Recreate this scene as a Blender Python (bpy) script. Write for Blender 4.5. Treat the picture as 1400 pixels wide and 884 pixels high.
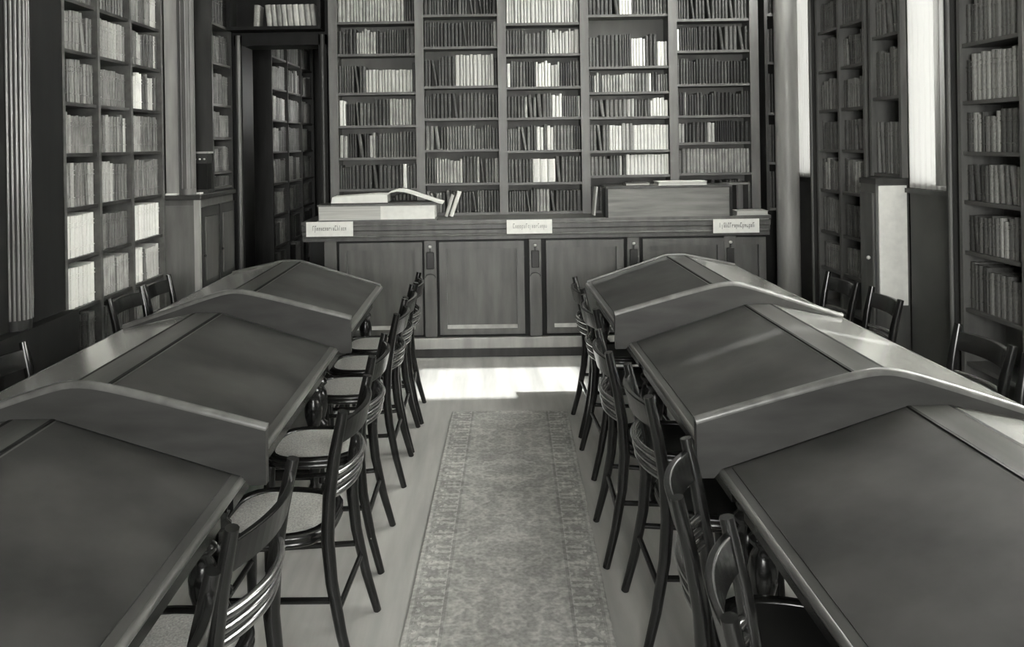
import bpy, bmesh, math, random
from mathutils import Vector, Matrix
R = math.radians
for o in list(bpy.data.objects): bpy.data.objects.remove(o)
scene = bpy.context.scene
C = scene.collection
rng = random.Random(11)

# ------------------------------------------------------------------ camera
FPX, VX, VY, H = 1100.0, 664.0, 196.0, 1.75
cam = bpy.data.cameras.new('camera'); camo = bpy.data.objects.new('camera', cam); C.objects.link(camo)
cam.sensor_width = 36; cam.lens = 36 * FPX / 1400
cam.shift_x = (700 - VX) / 1400; cam.shift_y = (VY - 442) / 1400
cam.clip_start = .05
camo.matrix_world = Matrix.Translation((0, 0, H)) @ Matrix.Rotation(R(90), 4, 'X') @ Matrix.Rotation(R(-.9), 4, 'Z')
scene.camera = camo

# ------------------------------------------------------------------ sky, sun, exposure
w = bpy.data.worlds.new('sky'); scene.world = w; w.use_nodes = True
bg = w.node_tree.nodes['Background']; bg.inputs[0].default_value = (1, 1, .98, 1); bg.inputs[1].default_value = 24
sun = bpy.data.lights.new('sun', 'SUN'); sun.energy = 5.5; sun.angle = R(1.0)
suno = bpy.data.objects.new('sun', sun); C.objects.link(suno)
suno.location = (8, 6, 9)
suno.rotation_euler = Vector((-1, 0.0, -1.5)).to_track_quat('-Z', 'Y').to_euler()
vs = scene.view_settings
vs.view_transform = 'Standard'; vs.look = 'None'; vs.gamma = 1; vs.use_curve_mapping = False
vs.exposure = 0.85
scene.cycles.max_bounces = 8
scene.cycles.diffuse_bounces = 5

def portal(loc, d, sx, sy):
    l = bpy.data.lights.new('daylight_portal', 'AREA'); l.shape = 'RECTANGLE'; l.size = sx; l.size_y = sy
    l.cycles.is_portal = True
    o = bpy.data.objects.new('daylight_portal', l); C.objects.link(o); o.location = loc
    o.rotation_euler = Vector(d).to_track_quat('-Z', 'Z').to_euler()
portal((.2, -2.68, 1.95), (0, 1, 0), 2.5, 1.6)
portal((2.90, 5.9, 4.02), (-1, 0, 0), .8, 2.1)

# ------------------------------------------------------------------ materials
def grey(g): return (g, g, g * .95, 1)
def mat(name, g, rough=.5, var=.35, scale=(6, 6, 6), detail=4, bump=.0, spec=.5, kind='noise', g2=None, coat=0):
    m = bpy.data.materials.new(name); m.use_nodes = True
    nt = m.node_tree; b = nt.nodes['Principled BSDF']
    tc = nt.nodes.new('ShaderNodeTexCoord'); mp = nt.nodes.new('ShaderNodeMapping')
    mp.inputs['Scale'].default_value = scale
    nt.links.new(tc.outputs['Object'], mp.inputs[0])
    n = nt.nodes.new('ShaderNodeTexNoise'); n.inputs['Scale'].default_value = 1; n.inputs['Detail'].default_value = detail
    nt.links.new(mp.outputs[0], n.inputs['Vector'])
    cr = nt.nodes.new('ShaderNodeValToRGB')
    cr.color_ramp.elements[0].position = .3; cr.color_ramp.elements[1].position = .7
    cr.color_ramp.elements[0].color = grey(g * (1 - var)); cr.color_ramp.elements[1].color = grey(g2 or g * (1 + var))
    nt.links.new(n.outputs['Fac'], cr.inputs[0])
    nt.links.new(cr.outputs[0], b.inputs['Base Color'])
    b.inputs['Roughness'].default_value = rough; b.inputs['Specular IOR Level'].default_value = spec
    b.inputs['Coat Weight'].default_value = coat; b.inputs['Coat Roughness'].default_value = .2
    if bump:
        bp = nt.nodes.new('ShaderNodeBump'); bp.inputs['Strength'].default_value = bump; bp.inputs['Distance'].default_value = .01
        nt.links.new(n.outputs['Fac'], bp.inputs['Height']); nt.links.new(bp.outputs[0], b.inputs['Normal'])
    return m
M = {}
M['floor'] = mat('floor_boards', .42, .5, .25, (9, .9, 5), 5, .05)
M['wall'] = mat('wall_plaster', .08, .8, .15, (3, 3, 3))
M['ceiling'] = mat('ceiling_plaster', .55, .9, .05)
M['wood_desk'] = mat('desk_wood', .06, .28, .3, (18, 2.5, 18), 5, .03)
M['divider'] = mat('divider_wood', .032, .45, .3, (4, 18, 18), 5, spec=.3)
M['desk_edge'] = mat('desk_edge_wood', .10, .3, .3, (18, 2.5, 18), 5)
M['desk_painted_sheen'] = mat('polished_desk_wood_painted_sheen', .36, .2, .25, (18, 2.5, 18), 5, coat=1)  # polished, and base colour paled to imitate window reflections on outer slopes
M['leather'] = mat('desk_leather', .036, .5, .5, (4, 4, 4), 12, .12, spec=.3)
M['wood_chair'] = mat('chair_wood', .008, .24, .35, (25, 25, 6), 4, coat=.25)
M['reed'] = mat('polished_reed_wood', .05, .2, .3, (25, 25, 6), 4, coat=1)
M['reed'].node_tree.nodes['Principled BSDF'].inputs['Coat IOR'].default_value = 2.2
M['seat_leather'] = mat('dark_seat_leather', .02, .5, .3)
M['wood_black'] = mat('black_wood', .008, .5, .3, (14, 14, 2), 4, spec=.25)
M['flute'] = mat('polished_flute_wood', .09, .25, .3, (14, 14, 2), 5, coat=.6)
M['wood_dark'] = mat('dark_wood', .035, .4, .35, (14, 14, 2), 5)
M['wood_case'] = mat('case_wood', .12, .45, .25, (16, 16, 2.5), 5, .04)
M['wood_panel'] = mat('panel_wood', .09, .4, .25, (16, 16, 2.5), 5, .04)
M['wood_shelf'] = mat('shelf_wood', .09, .45, .25, (3, 16, 16), 5)
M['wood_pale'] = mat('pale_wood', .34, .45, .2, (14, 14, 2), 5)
M['case_back'] = mat('case_back', .10, .7, .2, (8, 8, 2))
M['brass'] = mat('brass', .5, .3, .2, (20, 20, 20))
M['iron'] = mat('black_iron', .012, .45, .3)
M['paper'] = mat('paper', .8, .8, .06, (20, 20, 20))
M['paper_edge'] = mat('page_edges', .5, .8, .2, (3, 3, 160))
M['ink'] = mat('ink', .2, .9, .1)
M['cane'] = mat('cane', .42, .55, .3, (160, 160, 160), 2, .3)
M['box_wood'] = mat('box_wood', .17, .6, .3, (3, 30, 30), 5, .05)
TONES = [('black', .016), ('dark', .032), ('dark grey', .055), ('slate grey', .085), ('grey', .13), ('light grey', .26), ('pale', .45), ('white', .8)]  # pale and white tones also carry painted sun patches on the shelves
def book_mat(i):
    name, g = TONES[i]
    m = bpy.data.materials.new('book_' + name.replace(' ', '_')); m.use_nodes = True
    nt = m.node_tree; b = nt.nodes['Principled BSDF']
    tc = nt.nodes.new('ShaderNodeTexCoord'); sx = nt.nodes.new('ShaderNodeSeparateXYZ')
    nt.links.new(tc.outputs['Object'], sx.inputs[0])
    n = nt.nodes.new('ShaderNodeTexNoise'); n.inputs['Scale'].default_value = 14; n.inputs['Detail'].default_value = 5
    nt.links.new(tc.outputs['Object'], n.inputs['Vector'])
    oi = nt.nodes.new('ShaderNodeObjectInfo')
    ad = nt.nodes.new('ShaderNodeMath'); ad.operation = 'MULTIPLY_ADD'; ad.inputs[1].default_value = .5
    nt.links.new(oi.outputs['Random'], ad.inputs[0]); nt.links.new(n.outputs['Fac'], ad.inputs[2])
    cr = nt.nodes.new('ShaderNodeValToRGB'); cr.color_ramp.elements[0].position = .3; cr.color_ramp.elements[1].position = 1.0
    k0, k1 = (.55, 1.6) if i < 6 else (.8, 1.12)
    cr.color_ramp.elements[0].color = grey(g * k0); cr.color_ramp.elements[1].color = grey(min(.85, g * k1))
    nt.links.new(ad.outputs[0], cr.inputs[0]); nt.links.new(cr.outputs[0], b.inputs['Base Color'])
    b.inputs['Roughness'].default_value = .5 if i < 5 else .7
    return m
BM = [book_mat(i) for i in range(8)]

def simple(name, build):
    m = bpy.data.materials.new(name); m.use_nodes = True; nt = m.node_tree; nt.nodes.clear()
    out = nt.nodes.new('ShaderNodeOutputMaterial'); nt.links.new(build(nt), out.inputs[0]); return m
def _glass(nt):
    a = nt.nodes.new('ShaderNodeBsdfTransparent'); g = nt.nodes.new('ShaderNodeBsdfGlossy'); g.inputs['Roughness'].default_value = .02
    a.inputs[0].default_value = (.96, .96, .95, 1)
    mx = nt.nodes.new('ShaderNodeMixShader'); mx.inputs[0].default_value = .06
    nt.links.new(a.outputs[0], mx.inputs[1]); nt.links.new(g.outputs[0], mx.inputs[2]); return mx.outputs[0]
M['glass'] = simple('window_glass', _glass)
def _blind(T):
    def f(nt):
        a = nt.nodes.new('ShaderNodeBsdfDiffuse'); t = nt.nodes.new('ShaderNodeBsdfTranslucent')
        a.inputs[0].default_value = (.75, .75, .72, 1); t.inputs[0].default_value = (T, T, T * .97, 1)
        ad = nt.nodes.new('ShaderNodeMixShader'); ad.inputs[0].default_value = .5
        nt.links.new(a.outputs[0], ad.inputs[1]); nt.links.new(t.outputs[0], ad.inputs[2]); return ad.outputs[0]
    return f
M['blind'] = simple('thick_white_blind', _blind(.065))
M['curtain'] = simple('grey_curtain', _blind(.5))
M['thin_blind'] = simple('thin_white_blind', _blind(.9))  # thinner blind for the unseen window, passes more fill light

def carpet_mat():
    m = bpy.data.materials.new('carpet_runner'); m.use_nodes = True; nt = m.node_tree; b = nt.nodes['Principled BSDF']
    L = nt.links.new
    tc = nt.nodes.new('ShaderNodeTexCoord'); sp = nt.nodes.new('ShaderNodeSeparateXYZ'); L(tc.outputs['Object'], sp.inputs[0])
    def math_(op, a, bb=None, c=None):
        n = nt.nodes.new('ShaderNodeMath'); n.operation = op
        for i, v in enumerate((a, bb, c)):
            if v is None: continue
            if isinstance(v, (int, float)): n.inputs[i].default_value = v
            else: L(v, n.inputs[i])
        return n.outputs[0]
    ax = math_('ABSOLUTE', sp.outputs[0])
    def band(lo, hi): return math_('MULTIPLY', math_('GREATER_THAN', ax, lo), math_('LESS_THAN', ax, hi))
    border = band(.245, .345)
    lines = math_('ADD', band(.232, .245), band(.345, .357))
    # floral motifs of the field: mirrored noise contours
    cx = nt.nodes.new('ShaderNodeCombineXYZ'); L(ax, cx.inputs[0])
    L(math_('PINGPONG', sp.outputs[1], .42), cx.inputs[1])
    n1 = nt.nodes.new('ShaderNodeTexNoise'); n1.inputs['Scale'].default_value = 9; n1.inputs['Detail'].default_value = 3; L(cx.outputs[0], n1.inputs['Vector'])
    f1 = math_('SUBTRACT', 1, math_('MULTIPLY', math_('ABSOLUTE', math_('SUBTRACT', n1.outputs['Fac'], .53)), 14)); f1 = math_('MAXIMUM', f1, 0)
    # border rosettes
    cb = nt.nodes.new('ShaderNodeCombineXYZ'); L(ax, cb.inputs[0]); L(math_('PINGPONG', sp.outputs[1], .065), cb.inputs[1])
    n2 = nt.nodes.new('ShaderNodeTexNoise'); n2.inputs['Scale'].default_value = 34; L(cb.outputs[0], n2.inputs['Vector'])
    f2 = math_('MULTIPLY', math_('GREATER_THAN', n2.outputs['Fac'], .56), border)
    n3 = nt.nodes.new('ShaderNodeTexNoise'); n3.inputs['Scale'].default_value = 60; n3.inputs['Detail'].default_value = 6; L(tc.outputs['Object'], n3.inputs['Vector'])
    n4 = nt.nodes.new('ShaderNodeTexNoise'); n4.inputs['Scale'].default_value = 3; n4.inputs['Detail'].default_value = 3; L(tc.outputs['Object'], n4.inputs['Vector'])
    v = math_('ADD', .36, math_('MULTIPLY', f1, .12))
    v = math_('ADD', v, math_('MULTIPLY', f2, .15))
    v = math_('SUBTRACT', v, math_('MULTIPLY', border, .05))
    v = math_('SUBTRACT', v, math_('MULTIPLY', lines, .08))
    v = math_('MULTIPLY', v, math_('MULTIPLY_ADD', n3.outputs['Fac'], 1.1, .45))
    v = math_('MULTIPLY', v, math_('MULTIPLY_ADD', n4.outputs['Fac'], .8, .6))
    cc = nt.nodes.new('ShaderNodeCombineColor')
    for i in range(3): L(v if i < 2 else math_('MULTIPLY', v, .95), cc.inputs[i])
    L(cc.outputs[0], b.inputs['Base Color']); b.inputs['Roughness'].default_value = .95; b.inputs['Specular IOR Level'].default_value = .1
    bp = nt.nodes.new('ShaderNodeBump'); bp.inputs['Strength'].default_value = .4; bp.inputs['Distance'].default_value = .006
    L(n3.outputs['Fac'], bp.inputs['Height']); L(bp.outputs[0], b.inputs['Normal'])
    return m
M['carpet'] = carpet_mat()

# ------------------------------------------------------------------ mesh helpers
class MB:
    def __init__(s): s.v = []; s.f = []; s.m = []; s.sm = []
    def add(s, vs, fs, mi=0, smooth=False):
        o = len(s.v); s.v += [tuple(p) for p in vs]
        for f in fs: s.f.append(tuple(i + o for i in f)); s.m.append(mi); s.sm.append(smooth)
        return s
    def box(s, x0, x1, y0, y1, z0, z1, mi=0, T=None):
        vs = [Vector((x, y, z)) for x in (x0, x1) for y in (y0, y1) for z in (z0, z1)]
        if T: vs = [T @ p for p in vs]
        return s.add(vs, [(0, 1, 3, 2), (4, 6, 7, 5), (0, 4, 5, 1), (2, 3, 7, 6), (0, 2, 6, 4), (1, 5, 7, 3)], mi)
    def prism(s, poly, axis, a, b, mi=0, smooth=False):
        """poly: 2D points; axis 'x','y','z' extrude from a to b"""
        def P(p, t):
            return {'x': (t, p[0], p[1]), 'y': (p[0], t, p[1]), 'z': (p[0], p[1], t)}[axis]
        n = len(poly); vs = [P(p, a) for p in poly] + [P(p, b) for p in poly]
        fs = [(i, (i + 1) % n, n + (i + 1) % n, n + i) for i in range(n)]
        s.add(vs, fs, mi, smooth)
        return s.add(vs, [tuple(range(n))[::-1], tuple(range(n, 2 * n))], mi)
    def tube(s, pts, rad, n=8, mi=0, up=(0, 0, 1), flat=1.0):
        pts = [Vector(p) for p in pts]; rad = rad if isinstance(rad, (list, tuple)) else [rad] * len(pts)
        rings = []; u0 = Vector(up)
        for i, p in enumerate(pts):
            t = (pts[min(i + 1, len(pts) - 1)] - pts[max(i - 1, 0)]).normalized()
            a = t.cross(u0)
            if a.length < 1e-4: a = t.cross(Vector((1, 0, 0)))
            a.normalize(); b = t.cross(a).normalized()
            rings.append([p + a * math.cos(2 * math.pi * k / n) * rad[i] + b * math.sin(2 * math.pi * k / n) * rad[i] * flat for k in range(n)])
        vs = [q for r in rings for q in r]; fs = []
        for i in range(len(rings) - 1):
            for k in range(n): fs.append((i * n + k, i * n + (k + 1) % n, (i + 1) * n + (k + 1) % n, (i + 1) * n + k))
        s.add(vs, fs, mi, True)
        return s.add(vs, [tuple(range(n))[::-1], tuple(range(len(vs) - n, len(vs)))], mi)
    def lathe(s, prof, x=0, y=0, n=14, mi=0, a0=0, a1=2 * math.pi, smooth=True):
        full = abs(a1 - a0 - 2 * math.pi) < 1e-6; m = n if full else n + 1
        vs = [(x + r * math.cos(a0 + (a1 - a0) * k / n), y + r * math.sin(a0 + (a1 - a0) * k / n), z) for r, z in prof for k in range(m)]
        fs = []
        for i in range(len(prof) - 1):
            for k in range(n):
                k2 = (k + 1) % m if full else k + 1
                fs.append((i * m + k, i * m + k2, (i + 1) * m + k2, (i + 1) * m + k))
        s.add(vs, fs, mi, smooth)
        return s.add(vs, [tuple(range(m))[::-1], tuple(range(len(vs) - m, len(vs)))], mi)
    def mesh(s, name, mats):
        me = bpy.data.meshes.new(name); me.from_pydata(s.v, [], s.f)
        for m in (mats if isinstance(mats, list) else [mats]): me.materials.append(m)
        me.polygons.foreach_set('material_index', s.m); me.polygons.foreach_set('use_smooth', s.sm)
        bm = bmesh.new(); bm.from_mesh(me); bmesh.ops.recalc_face_normals(bm, faces=bm.faces); bm.to_mesh(me); bm.free()
        return me
    def build(s, name, mats, parent=None, loc=None, bevel=0):
        o = bpy.data.objects.new(name, s.mesh(name, mats)); C.objects.link(o)
        if loc: o.location = loc
        if parent: o.parent = parent
        if bevel:
            bv = o.modifiers.new('bevel', 'BEVEL'); bv.width = bevel; bv.segments = 2; bv.limit_method = 'ANGLE'
        return o
def tag(o, label=None, cat=None, group=None, kind=None):
    for k, v in (('label', label), ('category', cat), ('group', group), ('kind', kind)):
        if v: o[k] = v
    return o
def empty(name, loc, rz=0):
    o = bpy.data.objects.new(name, None); C.objects.link(o); o.location = loc; o.rotation_euler = (0, 0, rz); o.empty_display_size = .1; return o
def copy_tree(o, parent=None):
    c = o.copy(); C.objects.link(c); c.parent = parent
    for ch in list(o.children): copy_tree(ch, c)
    return c
def struct(o, label=None): return tag(o, label, kind='structure')
ORD = ['first', 'second', 'third', 'fourth', 'fifth', 'sixth', 'seventh', 'eighth', 'ninth', 'tenth', 'eleventh', 'twelfth']

# ------------------------------------------------------------------ room shell
YB, YR, CE = 7.2, -2.6, 5.3
XL, XR = -2.85, 2.8
struct(MB().box(-4.2, 3.3, -2.8, 11.4, -.1, 0).build('floor', M['floor']), 'grey wooden floor of the reading room')
struct(MB().box(-4.2, 2.9, -2.8, 11.4, CE, CE + .1).build('ceiling', M['ceiling']), 'plain plaster ceiling')
struct(MB().box(XL - .12, XL, YR, 11.4, 0, CE).build('wall_left', M['wall']), 'dim wall behind the bookcases opposite the windows')
# back wall with the doorway beside the bookcase
DX0, DX1, DZ = -2.22, -1.40, 2.74
struct(MB().box(XL, DX0, YB, YB + .25, 0, CE).box(DX0, DX1, YB, YB + .25, DZ, CE).box(DX1, XR + .5, YB, YB + .25, 0, CE).build('wall_back', M['wood_black']), 'dark end wall with the tall doorway')
# right wall: window openings
def wall_with_openings(name, axis, t0, t1, a0, a1, ops, m, label):
    mb = MB()
    cuts = sorted(ops); cur = a0
    def bx(u0, u1, z0, z1):
        if u1 - u0 < 1e-4 or z1 - z0 < 1e-4: return
        mb.box(t0, t1, u0, u1, z0, z1) if axis == 'x' else mb.box(u0, u1, t0, t1, z0, z1)
    for u0, u1, z0, z1 in cuts:
        bx(cur, u0, 0, CE); bx(u0, u1, 0, z0); bx(u0, u1, z1, CE); cur = u1
    bx(cur, a1, 0, CE)
    return struct(mb.build(name, m), label)
XR = 2.78; XN = 3.02
RW = [(2.3, 3.85, 1.2, 3.85), (4.80, 5.28, 1.42, 3.7), (5.5, 6.3, 3.0, 5.1), (6.80, 7.15, 1.42, 3.7)]  # first window is out of view, added for side light
def right_wall():
    mb = MB(); t = .1; zr = 3.02
    rec = [(4.08, 4.70), (5.29, 6.72)]            # recesses that hold the bookcases
    ys = sorted({YR, YB} | {v for r in RW for v in r[:2]} | {v for r in rec for v in r})
    for y0, y1 in zip(ys[:-1], ys[1:]):
        ym = (y0 + y1) / 2
        z = 0
        if any(r[0] < ym < r[1] for r in rec):
            mb.box(XN, XN + t, y0, y1, 0, zr + .06); mb.box(XR, XN, y0, y1, zr, zr + .06); z = zr + .06
        op = [r for r in RW if r[0] < ym < r[1]]
        if op:
            if op[0][2] > z: mb.box(XR, XR + t, y0, y1, z, op[0][2])
            mb.box(XR, XR + t, y0, y1, op[0][3], CE)
        else: mb.box(XR, XR + t, y0, y1, z, CE)
    for r in rec:
        for y in r: mb.box(XR, XN + t, y - (.01 if y == r[0] else 0), y + (.01 if y == r[1] else 0), 0, zr)
    return struct(mb.build('wall_right', M['wall']), 'wall pierced by tall windows beside the desks')
right_wall()
BW = [(-1.0, 1.4, 1.2, 2.7)]  # window out of view, sized as fill for surfaces facing the camera
wall_with_openings('wall_rear', 'y', YR - .1, YR, XL, XR + .5, BW, M['wall'], 'wall behind the viewer with the added fill window')

def window_right(n, u0, u1, z0, z1, blind, label):
    e = empty('window_%d' % n, (XR, (u0 + u1) / 2, z0)); struct(e, label)
    h = (u1 - u0) / 2; Z = z1 - z0; f = .035
    MB().box(.0, .06, -h, -h + f, 0, Z).box(0, .06, h - f, h, 0, Z).box(0, .06, -h, h, 0, f).box(0, .06, -h, h, Z - f, Z).build('window_frame', M['wood_pale'], e)
    MB().box(.055, .059, -h + f, h - f, f, Z - f).build('pane', M['glass'], e)
    if blind:      # unseen widest window: slit added between two blinds to cast the desk streak
        for ya, yb in ([(-h + .004, h - .004)] if u1 - u0 < 1.2 else [(-h + .004, 3.38 - (u0 + u1) / 2), (3.45 - (u0 + u1) / 2, h - .004)]):
            mb = MB(); N = 24; vs = []
            for i in range(N + 1):
                x = -.012 + .006 * math.sin(i * 1.9)
                vs += [(x, ya + (yb - ya) * i / N, .0), (x, ya + (yb - ya) * i / N, Z)]
            mb.add(vs, [(2 * i, 2 * i + 2, 2 * i + 3, 2 * i + 1) for i in range(N)], 0, True)
            mb.build('blind', M['blind' if u0 > 4 else 'thin_blind'], e)
    MB().box(-.03, .0, -h - .01, h + .01, -.035, -.005).build('window_sill', M['wood_dark'], e)
for i, op in enumerate(RW):
    window_right(i + 1, *op, i != 2, 'tall narrow window with a drawn white blind' if i != 2 else 'high clear window above the bookcases')  # the first of these is the unseen window added for light
for i, (u0, u1, z0, z1) in enumerate(BW):
    e = empty('window_%d' % (i + 5), ((u0 + u1) / 2, YR, z0)); struct(e, 'wide clear window added unseen in the rear wall for fill')
    h = (u1 - u0) / 2; Z = z1 - z0
    MB().box(-h, -h + .05, -.08, -.02, 0, Z).box(h - .05, h, -.08, -.02, 0, Z).box(-h, h, -.08, -.02, 0, .05).box(-h, h, -.08, -.02, Z - .05, Z).box(-.02, .02, -.08, -.02, 0, Z).box(-h, h, -.08, -.02, Z * .5 - .02, Z * .5 + .02).build('window_frame', M['wood_pale'], e)
    MB().box(-h + .05, h - .05, -.052, -.048, .05, Z - .05).build('pane', M['glass'], e)

# passage beyond the doorway
struct(MB().box(DX0 - .62, DX0 - .5, YB + .25, 11.4, 0, CE).box(DX1 + .3, DX1 + .42, YB + .25, 9.3, 0, CE).box(DX1 + .3, DX1 + .42, 9.9, 11.4, 0, CE).box(DX1 + .3, DX1 + .42, 9.3, 9.9, 0, 2.1).box(DX1 + .3, DX1 + .42, 9.3, 9.9, 2.6, CE).box(DX0 - .5, DX1 + .3, 11.28, 11.4, 0, CE).box(DX0 - .5, DX1 + .3, YB + .25, 11.4, 3.2, 3.3).build('wall_passage', M['wall']), 'dim passage walls beyond the doorway')
e = empty('window_6', (DX1 + .36, 9.6, 2.1)); struct(e, 'small unseen window added to light the passage')  # no window known here; added to brighten the passage books
MB().box(-.02, .02, -.3, -.26, 0, .5).box(-.02, .02, .26, .3, 0, .5).box(-.02, .02, -.3, .3, 0, .04).box(-.02, .02, -.3, .3, .46, .5).build('window_frame', M['wood_dark'], e)
MB().box(-.002, .002, -.26, .26, .04, .46).build('pane', M['glass'], e)
e = empty('trim_1', ((DX0 + DX1) / 2, YB, 0)); struct(e, 'dark moulded frame around the doorway')
hw = (DX1 - DX0) / 2
for sx in (-1, 1):
    a, b = sorted((sx * hw, sx * (hw - .07)))
    MB().box(a, b, -.06, .26, 0, DZ).build('door_post', M['wood_black'], e)
    MB().tube([(sx * (hw - .035), -.06, .15), (sx * (hw - .035), -.06, DZ)], .022, 10).build('bead_moulding', M['wood_panel'], e)
MB().box(-hw, hw, -.06, .26, DZ - .09, DZ).build('lintel', M['wood_black'], e)

# carpet runner
ca = empty('carpet_runner', (.043, 2.6, 0), R(-1.9))
CL = 2.62
me = MB().prism([(-.375, 0.001), (.375, 0.001), (.375, .010), (.37, .013), (-.37, .013), (-.375, .010)], 'y', -3.6, CL)
o = me.build('carpet_pile', M['carpet'], ca)
fr = MB()
for i in range(60):
    x = -.37 + .74 * (i + .5) / 60
    fr.box(x - .004, x + .004, CL, CL + .035 + .006 * rng.random(), .001, .006)
tag(fr.build('fringe', M['cane'], ca), kind='stuff')
tag(ca, 'worn patterned carpet runner with dashed borders along the aisle', 'carpet')

# ------------------------------------------------------------------ books
def book_mesh():
    """unit book 1x1x1: spine at y=0 bulging forward, fore edge y=1; material 0 cover, 1 pages"""
    mb = MB()
    prof = [(-.5, .12), (-.42, .035), (-.2, 0), (.2, 0), (.42, .035), (.5, .12), (.5, 1), (.42, 1), (.42, .14), (-.42, .14), (-.42, 1), (-.5, 1)]
    # cover as strips (outer shell + inner), top/bottom rims
    outer = prof[:6]; n = len(outer)
    vs = []
    ring = [(-.5, 1)] + outer + [(.5, 1)]
    m = len(ring)
    vs = [(x, y, 0) for x, y in ring] + [(x, y, 1) for x, y in ring]
    mb.add(vs, [(i, i + 1, m + i + 1, m + i) for i in range(m - 1)], 0)
    mb.add([(x, y, 1) for x, y in prof], [(0, 11, 10, 9), (9, 8, 5, 0), (8, 7, 6, 5), (0, 5, 4, 1), (1, 4, 3, 2)], 0)
    mb.add([(x, y, 0) for x, y in ring], [tuple(range(m))], 0)
    # raised bands on the spine
    for z in (.2, .72, .82):
        mb.add([(-.36, .0, z), (.36, .0, z), (.36, .0, z + .02), (-.36, .0, z + .02), (-.3, -.025, z + .004), (.3, -.025, z + .004), (.3, -.025, z + .016), (-.3, -.025, z + .016)],
               [(0, 1, 5, 4), (1, 2, 6, 5), (2, 3, 7, 6), (3, 0, 4, 7), (4, 5, 6, 7)], 0)
    mb.box(-.43, .43, .1, .97, .02, .985, 1)
    return mb
BMESH = [book_mesh().mesh('book_' + TONES[i][0].replace(' ', '_'), [BM[i], M['paper_edge']]) for i in range(8)]
UNIT = book_mesh()
BOOKS = []      # dict(world matrix, tone, area, label)
def proj(p):
    return (VX + FPX * p[0] / p[1], VY + FPX * (H - p[2]) / p[1])
def add_book(T, x, y, z, w_, d_, h_, tone, lean, where, idx=1):
    m = T @ Matrix.Translation((x, y, z)) @ Matrix.Rotation(lean, 4, 'Y') @ Matrix.Diagonal((w_, d_, h_, 1))
    a = proj(m @ Vector((-.5, 0, 0))); b = proj(m @ Vector((.5, 0, 1)))
    vis = max(0, min(1400, max(a[0], b[0])) - max(0, min(a[0], b[0]))) * max(0, max(a[1], b[1]) - max(0, min(a[1], b[1])))
    if m.translation.y > 7.5: vis *= .3
    BOOKS.append((vis, m, tone, where, idx))
def fill(T, x0, x1, z, avail, depth, pales=(), base=(1, 2, 2, 3), hfrac=(.7, .86), where='', wr=(.020, .040), inset=.03, leanp=.06, empty_from=None):
    """pales: (f0,f1,tone[,hfrac])"""
    x = x0 + .004; run = 0; idx = 1; tone = base[0]; hh = .8; ww = .03
    L_ = x1 - x0
    while x < x1 - .016:
        f = (x - x0) / L_
        pz = None
        for p in pales:
            if p[0] - .012 <= f < p[1] - .015: pz = p
        if run <= 0:
            run = rng.choice((1, 1, 2, 3, 4, 6, 8)); tone = rng.choice(base); hh = rng.uniform(*hfrac); ww = rng.uniform(*wr)
        run -= 1
        t, h_, w_ = tone, hh * rng.uniform(.985, 1.015), ww * rng.uniform(.92, 1.08)
        if pz:
            t = pz[2]; h_ = (pz[3] if len(pz) > 3 else hh) * rng.uniform(.98, 1.02); run = 0
            if len(pz) > 4: w_ = pz[4]
        if x + w_ > x1 - .004 - .016:
            w_ = x1 - .004 - x
            if w_ < .012: break
        lean = 0; gap = .0012
        if not pz and rng.random() < leanp and x + w_ + .05 < x1:
            lean = rng.uniform(-.16, -.07); gap = .05 * rng.uniform(.6, 1)
            x += abs(math.sin(lean)) * h_ * avail * 1.02
        if x + w_ > x1 - .004: break
        add_book(T, x + w_ / 2, inset + rng.uniform(0, .008), z + (abs(math.sin(lean)) * w_ / 2 if lean else 0) + .0005, w_, depth * rng.uniform(.8, .92), h_ * avail, t, lean, where, idx)
        x += w_ + .0012; idx += 1

def bookcase(name, loc, rz, ups, shelves, ztop, depth, mats, label, rows, whr, cat='bookcase', zbase=0.0, ut=.035, bayword='bay', **kw):
    """ups: local x of upright centres; shelves[b]: list of z (top of shelf board) ascending; rows[b][r]: (pales, base) or None"""
    e = empty(name, loc, rz); T = Matrix.Translation(loc) @ Matrix.Rotation(rz, 4, 'Z')
    mu, ms, mbk = mats
    um = MB().box(-ut / 2, ut / 2, 0, depth, zbase, ztop).mesh('upright', mu)
    for x in ups:
        o = bpy.data.objects.new('upright', um); C.objects.link(o); o.parent = e; o.location = (x, 0, 0)
    MB().box(ups[0], ups[-1], depth, depth + .015, zbase, ztop).build('back_panel', mbk, e)
    MB().box(ups[0] - ut / 2 - .01, ups[-1] + ut / 2 + .01, -.03, depth, ztop, ztop + .05).box(ups[0] - ut / 2 - .03, ups[-1] + ut / 2 + .03, -.06, depth, ztop + .05, ztop + .09).build('cornice', mu, e)
    for b in range(len(ups) - 1):
        a0, a1 = ups[b] + ut / 2 + .0005, ups[b + 1] - ut / 2 - .0005
        zs = shelves[b]
        for r, z in enumerate(zs):
            MB().box(a0, a1, .012, depth - .001, z - .022, z).build('shelf', ms, e)
            nz = (zs[r + 1] - .022) if r + 1 < len(zs) else min(ztop, z + .34)
            row = rows[b][r] if r < len(rows[b]) else None
            if row is None: continue
            pal, base = row[0], row[1]
            k2 = dict(kw)
            if len(row) > 2: k2.update(row[2])
            fill(T, a0, a1, z, nz - z, depth - .03, pal, base, where=whr % (ORD[r], ORD[b]), **k2)
    tag(e, label, cat)
    return e

def zpx(y, x, s): return H - (y - (VY - .0157 * (x - VX))) / s
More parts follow.
